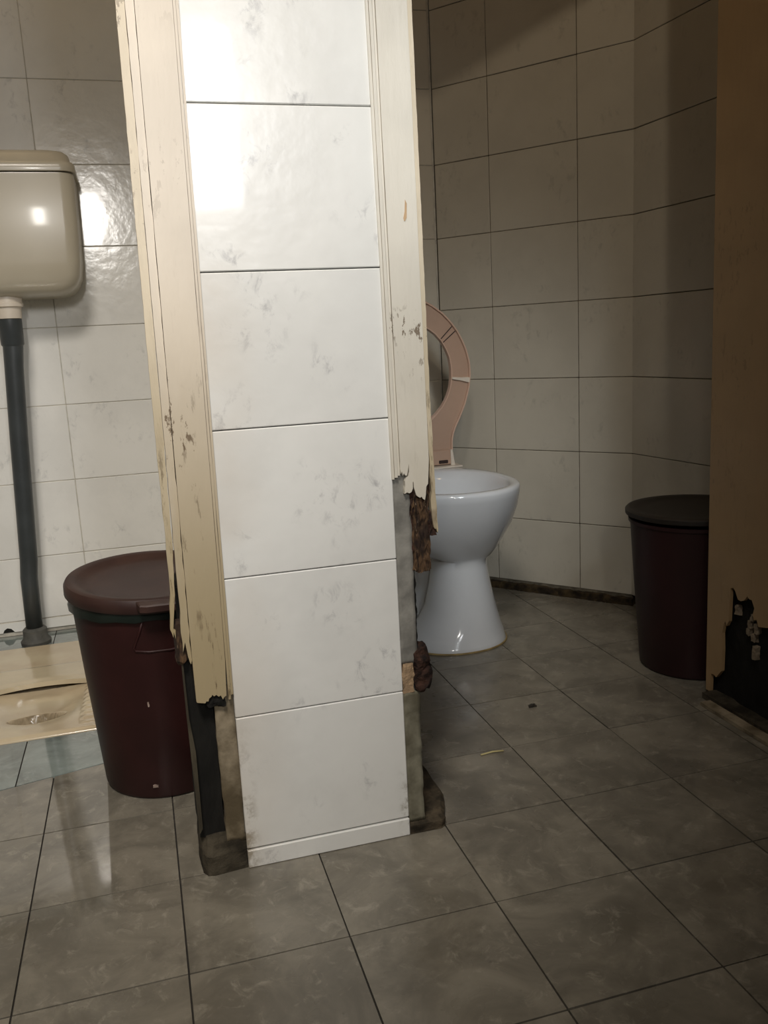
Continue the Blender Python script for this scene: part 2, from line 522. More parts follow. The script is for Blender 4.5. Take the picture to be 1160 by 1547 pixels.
# the left cubicle: bluish wet tiles with their own joints
xs = [-4.32, -3.32, -2.32, -1.315, -0.31, 0.5]
for a, b_ in zip(xs, xs[1:]):
    t = bmesh.new()
    prism(t, [(a + G / 2, wall_line(a)), (b_ - G / 2, wall_line(b_)), (b_ - G / 2, 3.83 + 0.03), (a + G / 2, 3.86)], 'z', -0.03, 0.002)
    part('floor_tile', t, M['floor_wet'], floor)
    t = bmesh.new()
    prism(t, [(a + G / 2, 6.84), (b_ - G / 2, 6.84), (b_ - G / 2, 7.44), (a + G / 2, 7.44)], 'z', -0.03, 0.002)
    part('floor_tile', t, M['floor_wet'], floor)
for (xa, xb) in ((-4.32, -3.32), (-3.32, -2.29), (-0.30, 0.5)):
    for (ya, yb) in ((3.87, 4.86), (4.87, 5.86), (5.87, 6.83)):
        t = bmesh.new()
        prism(t, [(xa + G / 2, ya), (xb - G / 2, ya), (xb - G / 2, yb), (xa + G / 2, yb)], 'z', -0.03, 0.002)
        part('floor_tile', t, M['floor_wet'], floor)

# ------------------------------------------------------------------ tiled walls
TILE_CACHE = {}
def tile_mesh(w, h, mat):
    k = (round(w, 3), round(h, 3), mat.name)
    if k not in TILE_CACHE:
        t = bmesh.new()
        box(t, 0, w, -0.04, 0.0, 0, h, 0.006)
        TILE_CACHE[k] = mesh_from(t, 'wall_tile', mat)
    return TILE_CACHE[k]

def tile_wall(parent, ox, oy, ang, us, zs, mat, jitter=0.002):
    """tiles on a vertical plane: u runs along (cos ang, sin ang); the glazed face looks to local -y"""
    ca, sa = math.cos(ang), math.sin(ang)
    for u0, u1 in zip(us, us[1:]):
        for z0, z1 in zip(zs, zs[1:]):
            me = tile_mesh(u1 - u0 - GW, z1 - z0 - GW, mat)
            u = u0 + GW / 2
            off = random.uniform(0, jitter)
            o = link('wall_tile', me, parent, (ox + ca * u + sa * off, oy + sa * u - ca * off, z0 + GW / 2))
            o.rotation_euler = (random.uniform(-1, 1) * 0.004, 0, ang + random.uniform(-1, 1) * 0.003)

ZS = [0.20] + [1.06 + 1.0 * k for k in range(0, 13)]
H_CEIL = 14.0
# back wall (both cubicles)
b = bmesh.new()
box(b, -4.0, 4.42, 7.466, 8.0, 0.0, H_CEIL)
wall_back = tag(part('wall_back', b, M['grout_wall']), kind='structure')
us = [-0.843 + 1.255 * k for k in range(-2, 1)]
tile_wall(wall_back, 0, 7.495, 0, us + [0.412, 0.56], ZS[:11], M['tile'])
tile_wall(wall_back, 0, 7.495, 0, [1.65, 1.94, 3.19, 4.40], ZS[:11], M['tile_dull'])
# white skirting strip along the left cubicle, chipped once at the floor
for k, (x0, x1) in enumerate(((-3.35, -2.1), (-2.1, -0.85), (-0.85, 0.4))):
    pts = [(x0 + 0.006, 0.06), (x1 - 0.006, 0.06), (x1 - 0.006, 0.19), (x0 + 0.006, 0.19)]
    if k == 1:
        pts = [(x0 + 0.006, 0.06), (-1.99, 0.06), (-1.97, 0.10), (-1.93, 0.125), (-1.88, 0.11), (-1.84, 0.06), (x1 - 0.006, 0.06), (x1 - 0.006, 0.19), (x0 + 0.006, 0.19)]
    t = bmesh.new()
    prism(t, pts, 'y', 7.44, 7.495)
    part('skirting_strip', t, M['tile'], wall_back)
t = bmesh.new()
prism(t, [(-2.0, 0.06), (-1.97, 0.11), (-1.93, 0.135), (-1.87, 0.12), (-1.83, 0.06)], 'y', 7.452, 7.467)  # black plate stands in for the shade inside the chip
tag(part('chip_dark', t, M['black'], wall_back), 'black piece painting the dark of the chipped gap in the skirting strip')
# angled wall of the right cubicle
DA = math.atan2(-0.99, 0.80)
dlen = math.hypot(0.80, 0.99)
dx, dy = 0.80 / dlen, -0.99 / dlen
nx, ny = dy, -dx            # room side normal (towards -x,-y)
t0 = Vector((4.96, 6.78))
def dpt(u, off=0.0):
    return (t0.x + dx * u + nx * off, t0.y + dy * u + ny * off)
u_corner = 2.015
b = bmesh.new()
prism(b, [dpt(-0.86, -0.014), dpt(u_corner, -0.014), dpt(u_corner + 0.3, -0.6), dpt(-0.86, -0.6)], 'z', 0.0, H_CEIL)
wall_corner = tag(part('wall_corner', b, M['grout_dark']), kind='structure')
o0 = dpt(0, -0.045)
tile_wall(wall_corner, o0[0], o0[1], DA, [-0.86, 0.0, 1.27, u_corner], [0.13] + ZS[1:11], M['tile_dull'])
# crumbling dirt line where that wall meets the floor
t = bmesh.new()
rough(t, 0.0, 2.9, -0.075, 0.06, -0.01, 0.095, (110, 5, 4), 0.022, 7, seed=13)
o0 = dpt(-0.86, -0.014)
t.transform(Matrix.Translation(Vector((o0[0], o0[1], 0)) * S) @ Matrix.Rotation(DA, 4, 'Z'))
tag(part('mortar_fillet', t, simple('brown_dirt', (0.075, 0.05, 0.022), 0.9, 0.6, 40, 0.3, 0.8, c2=(0.018, 0.012, 0.007)), wall_corner))
# right wall
b = bmesh.new()
c1 = dpt(u_corner)
RA = math.atan2(-1.42, 0.14)
box(b, 6.42, 7.0, 0.9, c1[1] + 0.1, 0.0, H_CEIL)
wall_right = tag(part('wall_right', b, M['grout_dark']), kind='structure')
rx, ry = math.cos(RA), math.sin(RA)
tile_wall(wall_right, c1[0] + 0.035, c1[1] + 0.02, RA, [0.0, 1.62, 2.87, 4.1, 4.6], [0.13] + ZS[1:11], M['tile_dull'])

# partition between the cubicles, left wall, ceiling, near walls, header
def struct_box(name, mat, *args):
    t = bmesh.new()
    for a in args:
        box(t, *a)
    return tag(part(name, t, mat), kind='structure')
struct_box('wall_middle', M['tile'], (0.56, 1.65, 2.3, 7.495, 0.0, H_CEIL))
struct_box('wall_left', M['tile'], (-5.2, -4.0, -13.0, 8.0, 0.0, H_CEIL))
struct_box('wall_near', M['plain'], (-4.0, 7.0, -13.6, -13.0, 0.0, H_CEIL))
struct_box('wall_side', M['plain'], (6.9, 7.4, -13.0, 0.9, 0.0, H_CEIL))
struct_box('ceiling', M['plain'], (-5.2, 7.4, -13.6, 8.4, H_CEIL, H_CEIL + 0.4))
struct_box('wall_front', M['plain'], (-4.0, 6.38, 1.02, 2.2, 9.4, H_CEIL), (-4.0, -3.2, 1.02, 2.2, 0.0, 9.4))

# ------------------------------------------------------------------ the pier
b = bmesh.new()
rough(b, 0.355, 1.83, 1.0, 2.3, 0.06, 9.2, (8, 6, 90), 0.006, 5, seed=3)
pier = tag(part('wall_pier', b, M['concrete'], smooth=True), kind='structure')
PX0, PX1 = 0.486, 1.708
for k in range(0, 9):
    z0 = 1.154 + 1.002 * (k - 1) if k else 0.145
    z1 = 1.154 + 1.002 * k
    t = bmesh.new()
    box(t, PX0, PX1, 0.963, 0.998, z0 + 0.004, z1 - 0.003, 0.006)
    o = part('wall_tile', t, M['tile_pier'], pier, loc=(0, random.uniform(0, 0.003), 0))
t = bmesh.new()
box(t, PX0, PX1, 0.955, 0.998, 0.0, 0.138, 0.006)
part('skirting_tile', t, M['tile_pier'], pier)
# stained concrete edge left of the tiles
t = bmesh.new()
rough(t, 0.350, 0.484, 0.985, 1.05, 0.22, 1.40, (5, 3, 40), 0.008, 8, seed=5)
part('concrete_edge', t, M['concrete_stain'], pier, smooth=True)
# grey concrete edge right of the tiles
t = bmesh.new()
rough(t, 1.708, 1.832, 0.975, 1.05, 1.36, 2.76, (5, 3, 50), 0.006, 8, seed=6)
part('concrete_edge', t, M['concrete'], pier, smooth=True)
t = bmesh.new()
rough(t, 1.708, 1.836, 0.975, 1.05, 0.09, 1.13, (5, 3, 40), 0.010, 8, seed=9)
tag(part('concrete_edge', t, simple('mossy_concrete', (0.25, 0.235, 0.175), 0.92, 0.5, 14, 0.3, 0.6, c2=(0.10, 0.09, 0.06)), pier, smooth=True), 'stained concrete edge at the foot of the pier')
t = bmesh.new()
rough(t, 1.712, 1.80, 0.972, 1.05, 1.13, 1.36, (5, 3, 10), 0.014, 12, seed=12)
tag(part('plaster_patch', t, M['plaster'], pier), 'crumbled pinkish plaster in the edge of the pier')
# damp mortar lumps on the floor at both feet
t = bmesh.new()
prof = [(0.165, 1.40), (0.158, 1.15), (0.168, 1.02), (0.200, 0.965), (0.245, 0.952), (0.484, 0.975), (0.484, 1.40)]
top = [(0.172, 1.40), (0.168, 1.18), (0.185, 1.07), (0.22, 1.02), (0.26, 1.005), (0.484, 1.0), (0.484, 1.40)]
loft(t, [[(x, y, 0.0) for x, y in prof], [(x, y, 0.15) for x, y in prof], [(x, y, 0.28) for x, y in top]])
bmesh.ops.subdivide_edges(t, edges=t.edges[:], cuts=5, use_grid_fill=True)
for v in t.verts:
    if v.co.z > 0.002:
        v.co += noise.noise_vector(v.co * 60) * 0.0022
part('mortar_patch', t, M['mortar'], pier)
t = bmesh.new()
foot = [(1.712, 0.962), (1.96, 0.958), (1.998, 0.985), (2.10, 1.30), (2.10, 1.84), (1.83, 1.84), (1.83, 1.0), (1.712, 1.0)]
loft(t, [[(x, y, 0.0) for x, y in foot], [(x + (0.004 if y > 1.2 else 0), y, 0.07) for x, y in foot],
         [(x - (0.02 if x > 1.9 else 0), y + (0.03 if y < 1 else 0), 0.10) for x, y in foot]])
bmesh.ops.subdivide_edges(t, edges=t.edges[:], cuts=5, use_grid_fill=True)
for v in t.verts:
    if v.co.z > 0.002:
        v.co += noise.noise_vector(v.co * 60) * 0.0025
part('mortar_patch', t, simple('brown_mortar', (0.11, 0.085, 0.055), 0.92, 0.6, 30, 0.3, 0.9, c2=(0.025, 0.02, 0.013)), pier)

# ------------------------------------------------------------------ door casings
def lean(x, z, k):
    return x + (z - 4.0) * k

def strip(bm, xl, xr, z0, z1, y0, y1, jl=0.0, jr=0.0, k=0.0, bottom=None, step=0.09, seed=0, fray=0.0):
    """a board seen from the front, its long edges wavy with wear, its lower end broken"""
    rnd = random.Random(seed)
    n = max(2, int((z1 - z0) / step))
    L, R_ = [], []
    for i in range(n + 1):
        z = z0 + (z1 - z0) * i / n
        w = 1 + fray * max(0, 1 - (z - z0) / 2.0)
        L.append((lean(xl, z, k) + rnd.uniform(-1, 1) * jl * w, z))
        R_.append((lean(xr, z, k) + rnd.uniform(-1, 1) * jr * w, z))
    pts = L[::-1]
    if bottom:
        pts = L[:0:-1] + [(lean(x, z, k) if False else x, z) for x, z in bottom] + R_[1:]
    else:
        pts = L[::-1] + R_
    prism(bm, pts, 'y', y0, y1)

KL, KR = 0.0098, -0.007
cl = tag(empty('door_casing', (0.31, 0.99, 0.0)), 'cream painted wooden door casing, rotted through at the foot, left of the tiled pier', 'door frame')
t = bmesh.new()
strip(t, 0.254, 0.472, 1.30, 9.2, 0.938, 0.984, 0.0008, 0.0008, KL, step=0.3, seed=1,
      bottom=[(0.232, 1.335), (0.236, 1.325), (0.262, 1.318), (0.290, 1.312), (0.298, 1.325), (0.312, 1.322), (0.318, 1.342), (0.334, 1.352), (0.342, 1.366), (0.352, 1.352), (0.368, 1.360), (0.384, 1.345), (0.398, 1.352), (0.410, 1.320), (0.420, 1.335), (0.436, 1.345)])
part('board', t, M['paint'], cl)
# two thin beads beside the tiles
for n_, (a, c, y0) in enumerate(((0.4745, 0.4905, 0.945), (0.493, 0.509, 0.952))):
    t = bmesh.new()
    strip(t, a, c, 1.31 + 0.03 * n_, 9.2, y0, 0.984, 0.0006, 0.001, KL, step=0.3, seed=20 + n_, fray=2)
    part('bead', t, M['paint'], cl)
# stop strip and outer edge strip
t = bmesh.new()
strip(t, 0.2005, 0.2505, 1.62, 9.2, 0.952, 1.05, 0.0015, 0.0012, KL, step=0.07, seed=3, fray=2.5,
      bottom=[(0.196, 1.76), (0.207, 1.655), (0.215, 1.615), (0.222, 1.60), (0.230, 1.63)])
part('stop_strip', t, M['paint'], cl)
t = bmesh.new()
pts_l, pts_r = [], []
rnd = random.Random(4)
for i in range(95):
    z = 1.86 + 7.34 * i / 94
    w = 0.0015 + 0.0035 * max(0, 1 - (z - 1.86) / 1.6)
    bend = -0.026 * max(0, 1 - (z - 1.86) / 0.45) ** 1.5
    pts_l.append((lean(0.146, z, KL) + 0.012 * max(0, 1 - (z - 1.86) / 1.2) + bend + rnd.uniform(-1, 1) * w, z))
    pts_r.append((lean(0.1975, z, KL) - 0.012 * max(0, 1 - (z - 1.86) / 1.2) + bend * 1.2 + rnd.uniform(-1, 1) * w, z))
prism(t, pts_l[::-1] + [(0.118, 1.83), (0.124, 1.80), (0.130, 1.84), (0.138, 1.79), (0.143, 1.85)] + pts_r, 'y', 0.958, 1.03)
tag(part('edge_strip', t, M['paint_edge'], cl), 'splintered and flaking outer edge of the casing')
t = bmesh.new()
rough(t, 0.125, 0.20, 0.965, 1.06, 1.60, 1.90, (6, 5, 12), 0.02, 14, (1, 1, 0.4), seed=21, round_=0.5)
part('splinter', t, M['rot'], cl)
t = bmesh.new()
prism(t, [(0.158, 1.62), (0.170, 1.63), (0.174, 1.2), (0.196, 0.95), (0.192, 0.36), (0.166, 0.32), (0.163, 0.8), (0.158, 1.2)], 'y', 0.985, 1.0)
tag(part('splinter', t, simple('grey_split_wood', (0.09, 0.075, 0.05), 0.9, 0.5, 40, 0.3, 0.5, (1, 1, 0.3)), cl), 'long thin sliver hanging at the edge of the hole')
# backing jamb behind the boards, black with rot below
t = bmesh.new()
rough(t, 0.235, 0.342, 1.0, 1.35, 2.1, 9.2, (4, 4, 60), 0.004, 6, (1, 1, 0.3), seed=22)
part('jamb', t, M['rot_dark'], cl)
t = bmesh.new()
rough(t, 0.168, 0.345, 1.035, 1.45, 0.27, 2.12, (8, 8, 44), 0.010, 9, (1, 1, 0.25), seed=23)
tag(part('rot_or_cavity_core', t, M['black'], cl), 'black rotten core of the jamb')
t = bmesh.new()
rough(t, 0.305, 0.425, 0.955, 0.985, 1.27, 1.375, (8, 5, 8), 0.016, 16, seed=24)
part('rot_or_cavity_core', t, M['black'], cl)

cr = tag(empty('door_casing', (1.86, 0.99, 0.0)), 'off white wooden door casing, broken off above brown rotten wood, right of the tiled pier', 'door frame')
t = bmesh.new()
strip(t, 1.752, 1.962, 2.55, 9.2, 0.938, 0.985, 0.0008, 0.0012, KR, step=0.3, seed=5,
      bottom=[(1.758, 2.80), (1.762, 2.765), (1.770, 2.785), (1.776, 2.752), (1.784, 2.770), (1.792, 2.752), (1.806, 2.752), (1.814, 2.785), (1.823, 2.83), (1.822, 2.775), (1.814, 2.745), (1.802, 2.738), (1.788, 2.715), (1.790, 2.68), (1.784, 2.655), (1.783, 2.622), (1.800, 2.632), (1.818, 2.624), (1.834, 2.632), (1.844, 2.655), (1.846, 2.70), (1.851, 2.705), (1.853, 2.66), (1.868, 2.605), (1.882, 2.592), (1.895, 2.585), (1.906, 2.592), (1.916, 2.574), (1.930, 2.565), (1.938, 2.60), (1.944, 2.66), (1.958, 2.68)])
part('board', t, M['paint_white'], cr)
for n_, (a, c, y0) in enumerate(((1.690, 1.708, 0.950), (1.7105, 1.7315, 0.943), (1.734, 1.7495, 0.949))):
    t = bmesh.new()
    strip(t, a, c, 2.73 + 0.012 * n_, 9.2, y0, 0.985 if n_ else 0.962, 0.0006, 0.0008, KR, step=0.3, seed=30 + n_)
    part('bead', t, M['paint_white'], cr)
t = bmesh.new()
pts_l, pts_r = [], []
rnd = random.Random(9)
for i in range(110):
    z = 2.43 + 6.77 * i / 109
    f = max(0, 1 - (z - 2.43) / 1.6)
    pts_l.append((lean(1.962, z, KR) + 0.010 * f + rnd.uniform(-1, 1) * (0.0012 + 0.004 * f), z))
    pts_r.append((lean(1.996, z, KR) + 0.012 * max(0, 1 - (z - 2.43) / 0.8) + rnd.uniform(-1, 1) * (0.0012 + 0.003 * f), z))
prism(t, pts_l[::-1] + [(1.985, 2.40), (1.992, 2.36), (2.000, 2.345), (2.008, 2.35), (2.018, 2.315), (2.024, 2.34), (2.020, 2.40)] + pts_r, 'y', 0.948, 1.02)
tag(part('edge_strip', t, M['paint_edge'], cr), 'splintered outer edge ending in a thin spike')
t = bmesh.new()
rough(t, 1.835, 2.0, 0.99, 1.30, 2.55, 9.2, (4, 4, 60), 0.004, 6, (1, 1, 0.3), seed=31)
part('jamb', t, M['rot_dark'], cr)
t = bmesh.new()
rough(t, 1.838, 1.965, 0.968, 1.24, 2.045, 2.66, (34, 16, 90), 0.024, 34, (1.8, 1.8, 0.22), seed=32)
tag(part('rot_or_cavity_core', t, M['rot'], cr), 'crumbly fibrous brown rotten wood')
t = bmesh.new()
rough(t, 1.826, 1.862, 0.975, 1.2, 2.2, 2.64, (5, 6, 24), 0.016, 15, (1.6, 1.6, 0.5), seed=33)
part('rot_or_cavity_core', t, M['rot_dark'], cr)
t = bmesh.new()
rough(t, 1.955, 2.012, 0.965, 1.02, 2.30, 2.47, (6, 4, 10), 0.013, 18, seed=36)
part('rot_or_cavity_core', t, M['rot_dark'], cr)
# dark flakes down the concrete edge and the hanging lump below
t = bmesh.new()
rough(t, 1.828, 1.846, 0.985, 1.06, 1.42, 2.08, (4, 4, 50), 0.012, 14, seed=34)
part('rotten_flake', t, M['black'], cr)
t = bmesh.new()
rough(t, 1.80, 1.935, 0.955, 1.12, 1.13, 1.46, (12, 10, 20), 0.028, 11, seed=35, round_=0.6)
tag(part('rotten_lump', t, M['rot_dark'], cr), 'dark lump of rotten wood stuck to the pier')
# torn tan scrap of tape on the board
t = bmesh.new()
prism(t, [(1.872, 4.45), (1.884, 4.47), (1.889, 4.56), (1.878, 4.585), (1.872, 4.51), (1.862, 4.47), (1.866, 4.45)], 'y', 0.9345, 0.939)
tag(part('tape_scrap', t, simple('tan_tape', (0.56, 0.38, 0.22), 0.7, 0.2, 40), cr), 'small torn tan scrap')

# ------------------------------------------------------------------ right hand wooden panel
pn = tag(empty('wooden_panel', (5.36, 1.4, 0.0)), 'dark buff painted wooden panel with a black rotten hole at its foot, at the right', 'panel')
zt = 9.2
hole = [(2.27, 0.05), (2.262, 0.24), (2.225, 0.25), (2.18, 0.235), (2.10, 0.33), (2.095, 0.55), (2.105, 0.72), (2.08, 0.83), (2.06, 0.85), (2.045, 0.81), (2.01, 0.87), (2.0, 1.2), (1.96, 1.215), (1.93, 1.19), (1.89, 1.12), (1.85, 1.115), (1.81, 1.13), (1.78, 1.16), (1.76, 1.19), (1.73, 1.165), (1.70, 1.17), (1.66, 1.10), (1.68, 1.03), (1.66, 0.985), (1.625, 1.0), (1.60, 0.94), (1.55, 0.95), (1.47, 0.97), (1.3, 1.02), (1.0, 0.9), (0.8, 0.6), (0.7, 0.05)]
t = bmesh.new()
prism(t, [(2.335, 0.05)] + hole + [(0.0, 0.05), (0.0, zt), (2.40, zt), (2.355, 4.0), (2.34, 1.0)], 'x', 5.30, 5.335)
part('board', t, M['paint_brown'], pn)
t = bmesh.new()
rough(t, 5.37, 5.75, 0.05, 2.29, 0.05, 1.5, (6, 24, 16), 0.02, 5, seed=41)  # black block paints the dark of the cavity behind the hole
tag(part('rot_or_cavity_core', t, M['black'], pn), 'block painted black for the dark cavity behind the hole')
for k, (y, z, h_) in enumerate(((1.93, 1.0, 0.09), (1.74, 0.92, 0.07), (1.67, 0.66, 0.12), (1.76, 0.84, 0.06), (1.69, 0.80, 0.08), (1.65, 0.90, 0.09), (1.71, 0.99, 0.06))):
    t = bmesh.new()
    rough(t, 5.315, 5.37, y - 0.02, y + 0.02, z - h_ / 2, z + h_ / 2, (3, 3, 5), 0.012, 18, seed=50 + k)
    part('paint_flake', t, simple('pale_flake', (0.34, 0.27, 0.19), 0.8, 0.3, 40), pn)
t = bmesh.new()
box(t, 5.43, 6.36, 0.02, 2.28, 1.56, 9.2)
box(t, 5.76, 6.36, 0.02, 2.28, 0.0, 1.56)
part('core', t, M['plain'], pn)
t = bmesh.new()
rough(t, 5.20, 5.44, -0.2, 2.26, 0.0, 0.06, (4, 20, 2), 0.006, 6, seed=44)
tag(part('plinth', t, M['mortar'], pn))
t = bmesh.new()
rough(t, 5.08, 5.195, -0.2, 2.12, 0.0, 0.035, (3, 24, 2), 0.004, 6, seed=45)
part('plinth', t, M['concrete_stain'], pn)

# ------------------------------------------------------------------ bins
def bin_(cx, cy, label, body_mat, lid_mat, tilt, liner, lid_h=1.0):
    r = tag(empty('waste_bin', (cx, cy, 0)), label, 'bin')
    n = 56
    t = bmesh.new()
    prof = [(0.50, 0.0), (0.545, 0.012), (0.56, 0.04), (0.63, 1.0), (0.668, 1.60), (0.672, 1.62), (0.688, 1.625), (0.69, 1.66), (0.672, 1.665), (0.655, 1.66), (0.62, 1.0), (0.545, 0.05)]
    loft(t, [circle(cx, cy, z, rr, n) for rr, z in prof])
    part('body', t, body_mat, r, angle=40)
    # lid with a raised rim and a shallow dish, sitting askew
    t = bmesh.new()
    prof = [(0.64, 0.0), (0.712, 0.0), (0.722, 0.015), (0.722, 0.085), (0.705, 0.115), (0.675, 0.122), (0.615, 0.108), (0.585, 0.086), (0.50, 0.070), (0.25, 0.060), (0.05, 0.058)]
    loft(t, [circle(0, 0, z * lid_h, rr, n) for rr, z in prof])
    ang = math.radians(tilt)
    me = mesh_from(t, 'lid', lid_mat, angle=40)
    me.transform(Matrix.Rotation(ang, 4, Vector((1, 0.6, 0))))
    lid = link('lid', me, r, (cx, cy, 1.70 + 0.2 * math.sin(ang) * 0.3))
    # lifting tab, front right of the lid
    ta = math.radians(-86)
    t = bmesh.new()
    pts = [(0.68, -0.19), (0.80, -0.17), (0.82, -0.12), (0.82, 0.12), (0.80, 0.17), (0.68, 0.19)]
    prism(t, pts, 'z', 0.045, 0.112, 0.01)
    me = mesh_from(t, 'lid_tab', lid_mat)
    me.transform(Matrix.Rotation(ta, 4, 'Z'))
    me.transform(Matrix.Rotation(ang, 4, Vector((1, 0.6, 0))))
    o = bpy.data.objects.new('lid_tab', me)
    o.parent = lid
    col.objects.link(o)
    # raised outline of the grip on the body below the tab
    def on_body(a, z, off):
        rr = 0.56 + (0.668 - 0.56) * (z - 0.04) / 1.56 + off
        return (cx + rr * math.cos(a), cy + rr * math.sin(a), z)
    t = bmesh.new()
    path = []
    for a, z in [(-97, 1.60), (-100, 1.50), (-105, 1.38), (-104, 1.35), (-95, 1.335), (-80, 1.33), (-64, 1.335), (-58, 1.36), (-61, 1.5), (-64, 1.60)]:
        path.append(on_body(math.radians(a - 2), z, 0.002))
    tube(t, path, 0.011, 8)
    part('grip_outline', t, body_mat, r, smooth=True)
    if liner:
        t = bmesh.new()
        loft(t, [[(x + 0.006 * math.sin(i * 2.3), y + 0.006 * math.cos(i * 3.1), z + 0.008 * math.sin(i * 1.7)) for i, (x, y, z) in enumerate(circle(cx, cy, zz, rr, n))]
                 for rr, zz in ((0.693, 1.60), (0.700, 1.66), (0.69, 1.69), (0.66, 1.70))], False, False)
        part('bag', t, M['liner'], r, smooth=True)
        for k, (a, z, w, h_) in enumerate(((-102, 0.88, 0.012, 0.05), (-104, 0.13, 0.05, 0.02), (-70, 0.75, 0.012, 0.02))):
            t = bmesh.new()
            p = on_body(math.radians(a), z, 0.001)
            rough(t, p[0] - w / 2, p[0] + w / 2, p[1] - 0.004, p[1] + 0.004, p[2] - h_ / 2, p[2] + h_ / 2, (4, 1, 3), 0.008, 22, seed=60 + k)
            part('scuff', t, M['scuff'], r)
    return r

bin_(0.02, 2.75, 'maroon plastic bin with a crooked scuffed lid, left of the pier', M['maroon'], M['maroon_lid'], 4.0, True)
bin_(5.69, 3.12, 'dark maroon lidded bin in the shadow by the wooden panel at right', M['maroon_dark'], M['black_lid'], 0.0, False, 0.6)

# ------------------------------------------------------------------ toilet
TX, TY = 3.56, 5.0
toilet = tag(empty('toilet', (TX, TY, 0)), 'white ceramic pedestal toilet with its seat raised, behind the pier', 'toilet')
t = bmesh.new()
secs = [  # z, half width, front, back
    (0.0, 0.650, 0.640, 1.20), (0.02, 0.655, 0.645, 1.20), (0.06, 0.635, 0.625, 1.18), (0.13, 0.60, 0.595, 0.85), (0.22, 0.52, 0.565, 0.46), (0.45, 0.43, 0.52, 0.36),
    (0.75, 0.365, 0.47, 0.34), (0.95, 0.335, 0.45, 0.34), (1.05, 0.332, 0.45, 0.38), (1.10, 0.440, 0.48, 0.60), (1.18, 0.540, 0.56, 0.78),
    (1.32, 0.655, 0.67, 0.97), (1.5, 0.745, 0.80, 1.10), (1.7, 0.805, 0.90, 1.18), (1.85, 0.825, 0.96, 1.22), (1.92, 0.828, 0.98, 1.23), (1.955, 0.822, 0.975, 1.225), (1.972, 0.80, 0.95, 1.20),
    (1.970, 0.735, 0.87, 1.0), (1.945, 0.705, 0.835, 0.90), (1.85, 0.685, 0.81, 0.80), (1.6, 0.60, 0.70, 0.62), (1.4, 0.44, 0.45, 0.42), (1.3, 0.22, 0.22, 0.25)]
def shift(z):
    return 0.10 * min(1, max(0, (z - 0.08) / 0.2)) * (1 if z < 1.06 else max(0, 1 - (z - 1.06) / 0.2))
loft(t, [sellipse(TX + (shift(z) if k < 15 else 0), TY, z, a, f, bk, 64, 2.15) for k, (z, a, f, bk) in enumerate(secs)])
# rear trapway, narrower than the front column
loft(t, [sellipse(TX, TY + 1.0, z, a, f, bk, 40, 2.6) for z, a, f, bk in ((0.02, 0.42, 1.0, 0.9), (0.15, 0.34, 0.9, 0.85), (0.6, 0.27, 0.8, 0.8), (1.1, 0.27, 0.8, 0.8), (1.5, 0.42, 0.1, 0.75), (1.80, 0.58, 0.0, 0.78), (1.90, 0.6, 0.0, 0.8))])
part('bowl', t, M['ceramic'], toilet, angle=50)
t = bmesh.new()
loft(t, [sellipse(TX, TY, z, a, f, bk, 64, 2.15) for z, a, f, bk in ((0.001, 0.668, 0.658, 1.21), (0.014, 0.666, 0.656, 1.21), (0.02, 0.640, 0.630, 1.18))])
part('seal', t, M['seal'], toilet)

# raised seat: outline half widths by height along the seat
out_p = [(0.0, 0.50), (0.10, 0.52), (0.30, 0.53), (0.42, 0.57), (0.58, 0.66), (0.75, 0.745), (0.97, 0.82), (1.15, 0.85), (1.30, 0.85), (1.45, 0.82), (1.57, 0.78), (1.72, 0.71), (1.85, 0.62), (1.97, 0.51), (2.08, 0.37), (2.15, 0.24), (2.19, 0.11)]
in_p = [(0.545, 0.06), (0.56, 0.14), (0.60, 0.23), (0.66, 0.32), (0.75, 0.41), (0.86, 0.485), (0.98, 0.535), (1.12, 0.565), (1.25, 0.57), (1.38, 0.555), (1.5, 0.51), (1.6, 0.455), (1.69, 0.38), (1.76, 0.29), (1.81, 0.19), (1.835, 0.09)]
SLOPE = 0.09
HZ, HY = 2.03, 6.18
def seat_pt(hw, tt, off):    # off: towards the viewer side (-y)
    return Vector((TX + hw, HY + SLOPE * tt - off, HZ + tt + SLOPE * off * 0.5))
def closed(p):
    return [(w, h) for h, w in p] + [(-w, h) for h, w in p[::-1]]
def resample(poly, n):
    L = [0.0]
    P = poly + [poly[0]]
    for a, c in zip(P, P[1:]):
        L.append(L[-1] + math.hypot(c[0] - a[0], c[1] - a[1]))
    out = []
    for i in range(n):
        s = L[-1] * i / n
        for k in range(len(P) - 1):
            if L[k] <= s <= L[k + 1]:
                f = (s - L[k]) / max(1e-9, L[k + 1] - L[k])
                out.append((P[k][0] + (P[k + 1][0] - P[k][0]) * f, P[k][1] + (P[k + 1][1] - P[k][1]) * f))
                break
    return out
def by_angle(poly, n, c):
    """points where rays from c meet the outline, so that ring faces stay square"""
    out = []
    for i in range(n):
        a = 2 * math.pi * i / n
        d = (math.cos(a), math.sin(a))
        best = None
        P = poly + [poly[0]]
        for p, q in zip(P, P[1:]):
            ex, ey = q[0] - p[0], q[1] - p[1]
            den = d[0] * ey - d[1] * ex
            if abs(den) < 1e-9: continue
            s = ((p[0] - c[0]) * ey - (p[1] - c[1]) * ex) / den
            u = ((p[0] - c[0]) * d[1] - (p[1] - c[1]) * d[0]) / den
            if s > 0 and -1e-6 <= u <= 1 + 1e-6:
                best = s if best is None else max(best, s)
        out.append((c[0] + d[0] * best, c[1] + d[1] * best))
    return out
NS = 96
cen = (0.0, 1.2)
O = by_angle(closed(out_p), NS, cen)
I = by_angle(closed(in_p), NS, cen)
def blend(A, B, f):
    return [(a[0] + (b_[0] - a[0]) * f, a[1] + (b_[1] - a[1]) * f) for a, b_ in zip(A, B)]
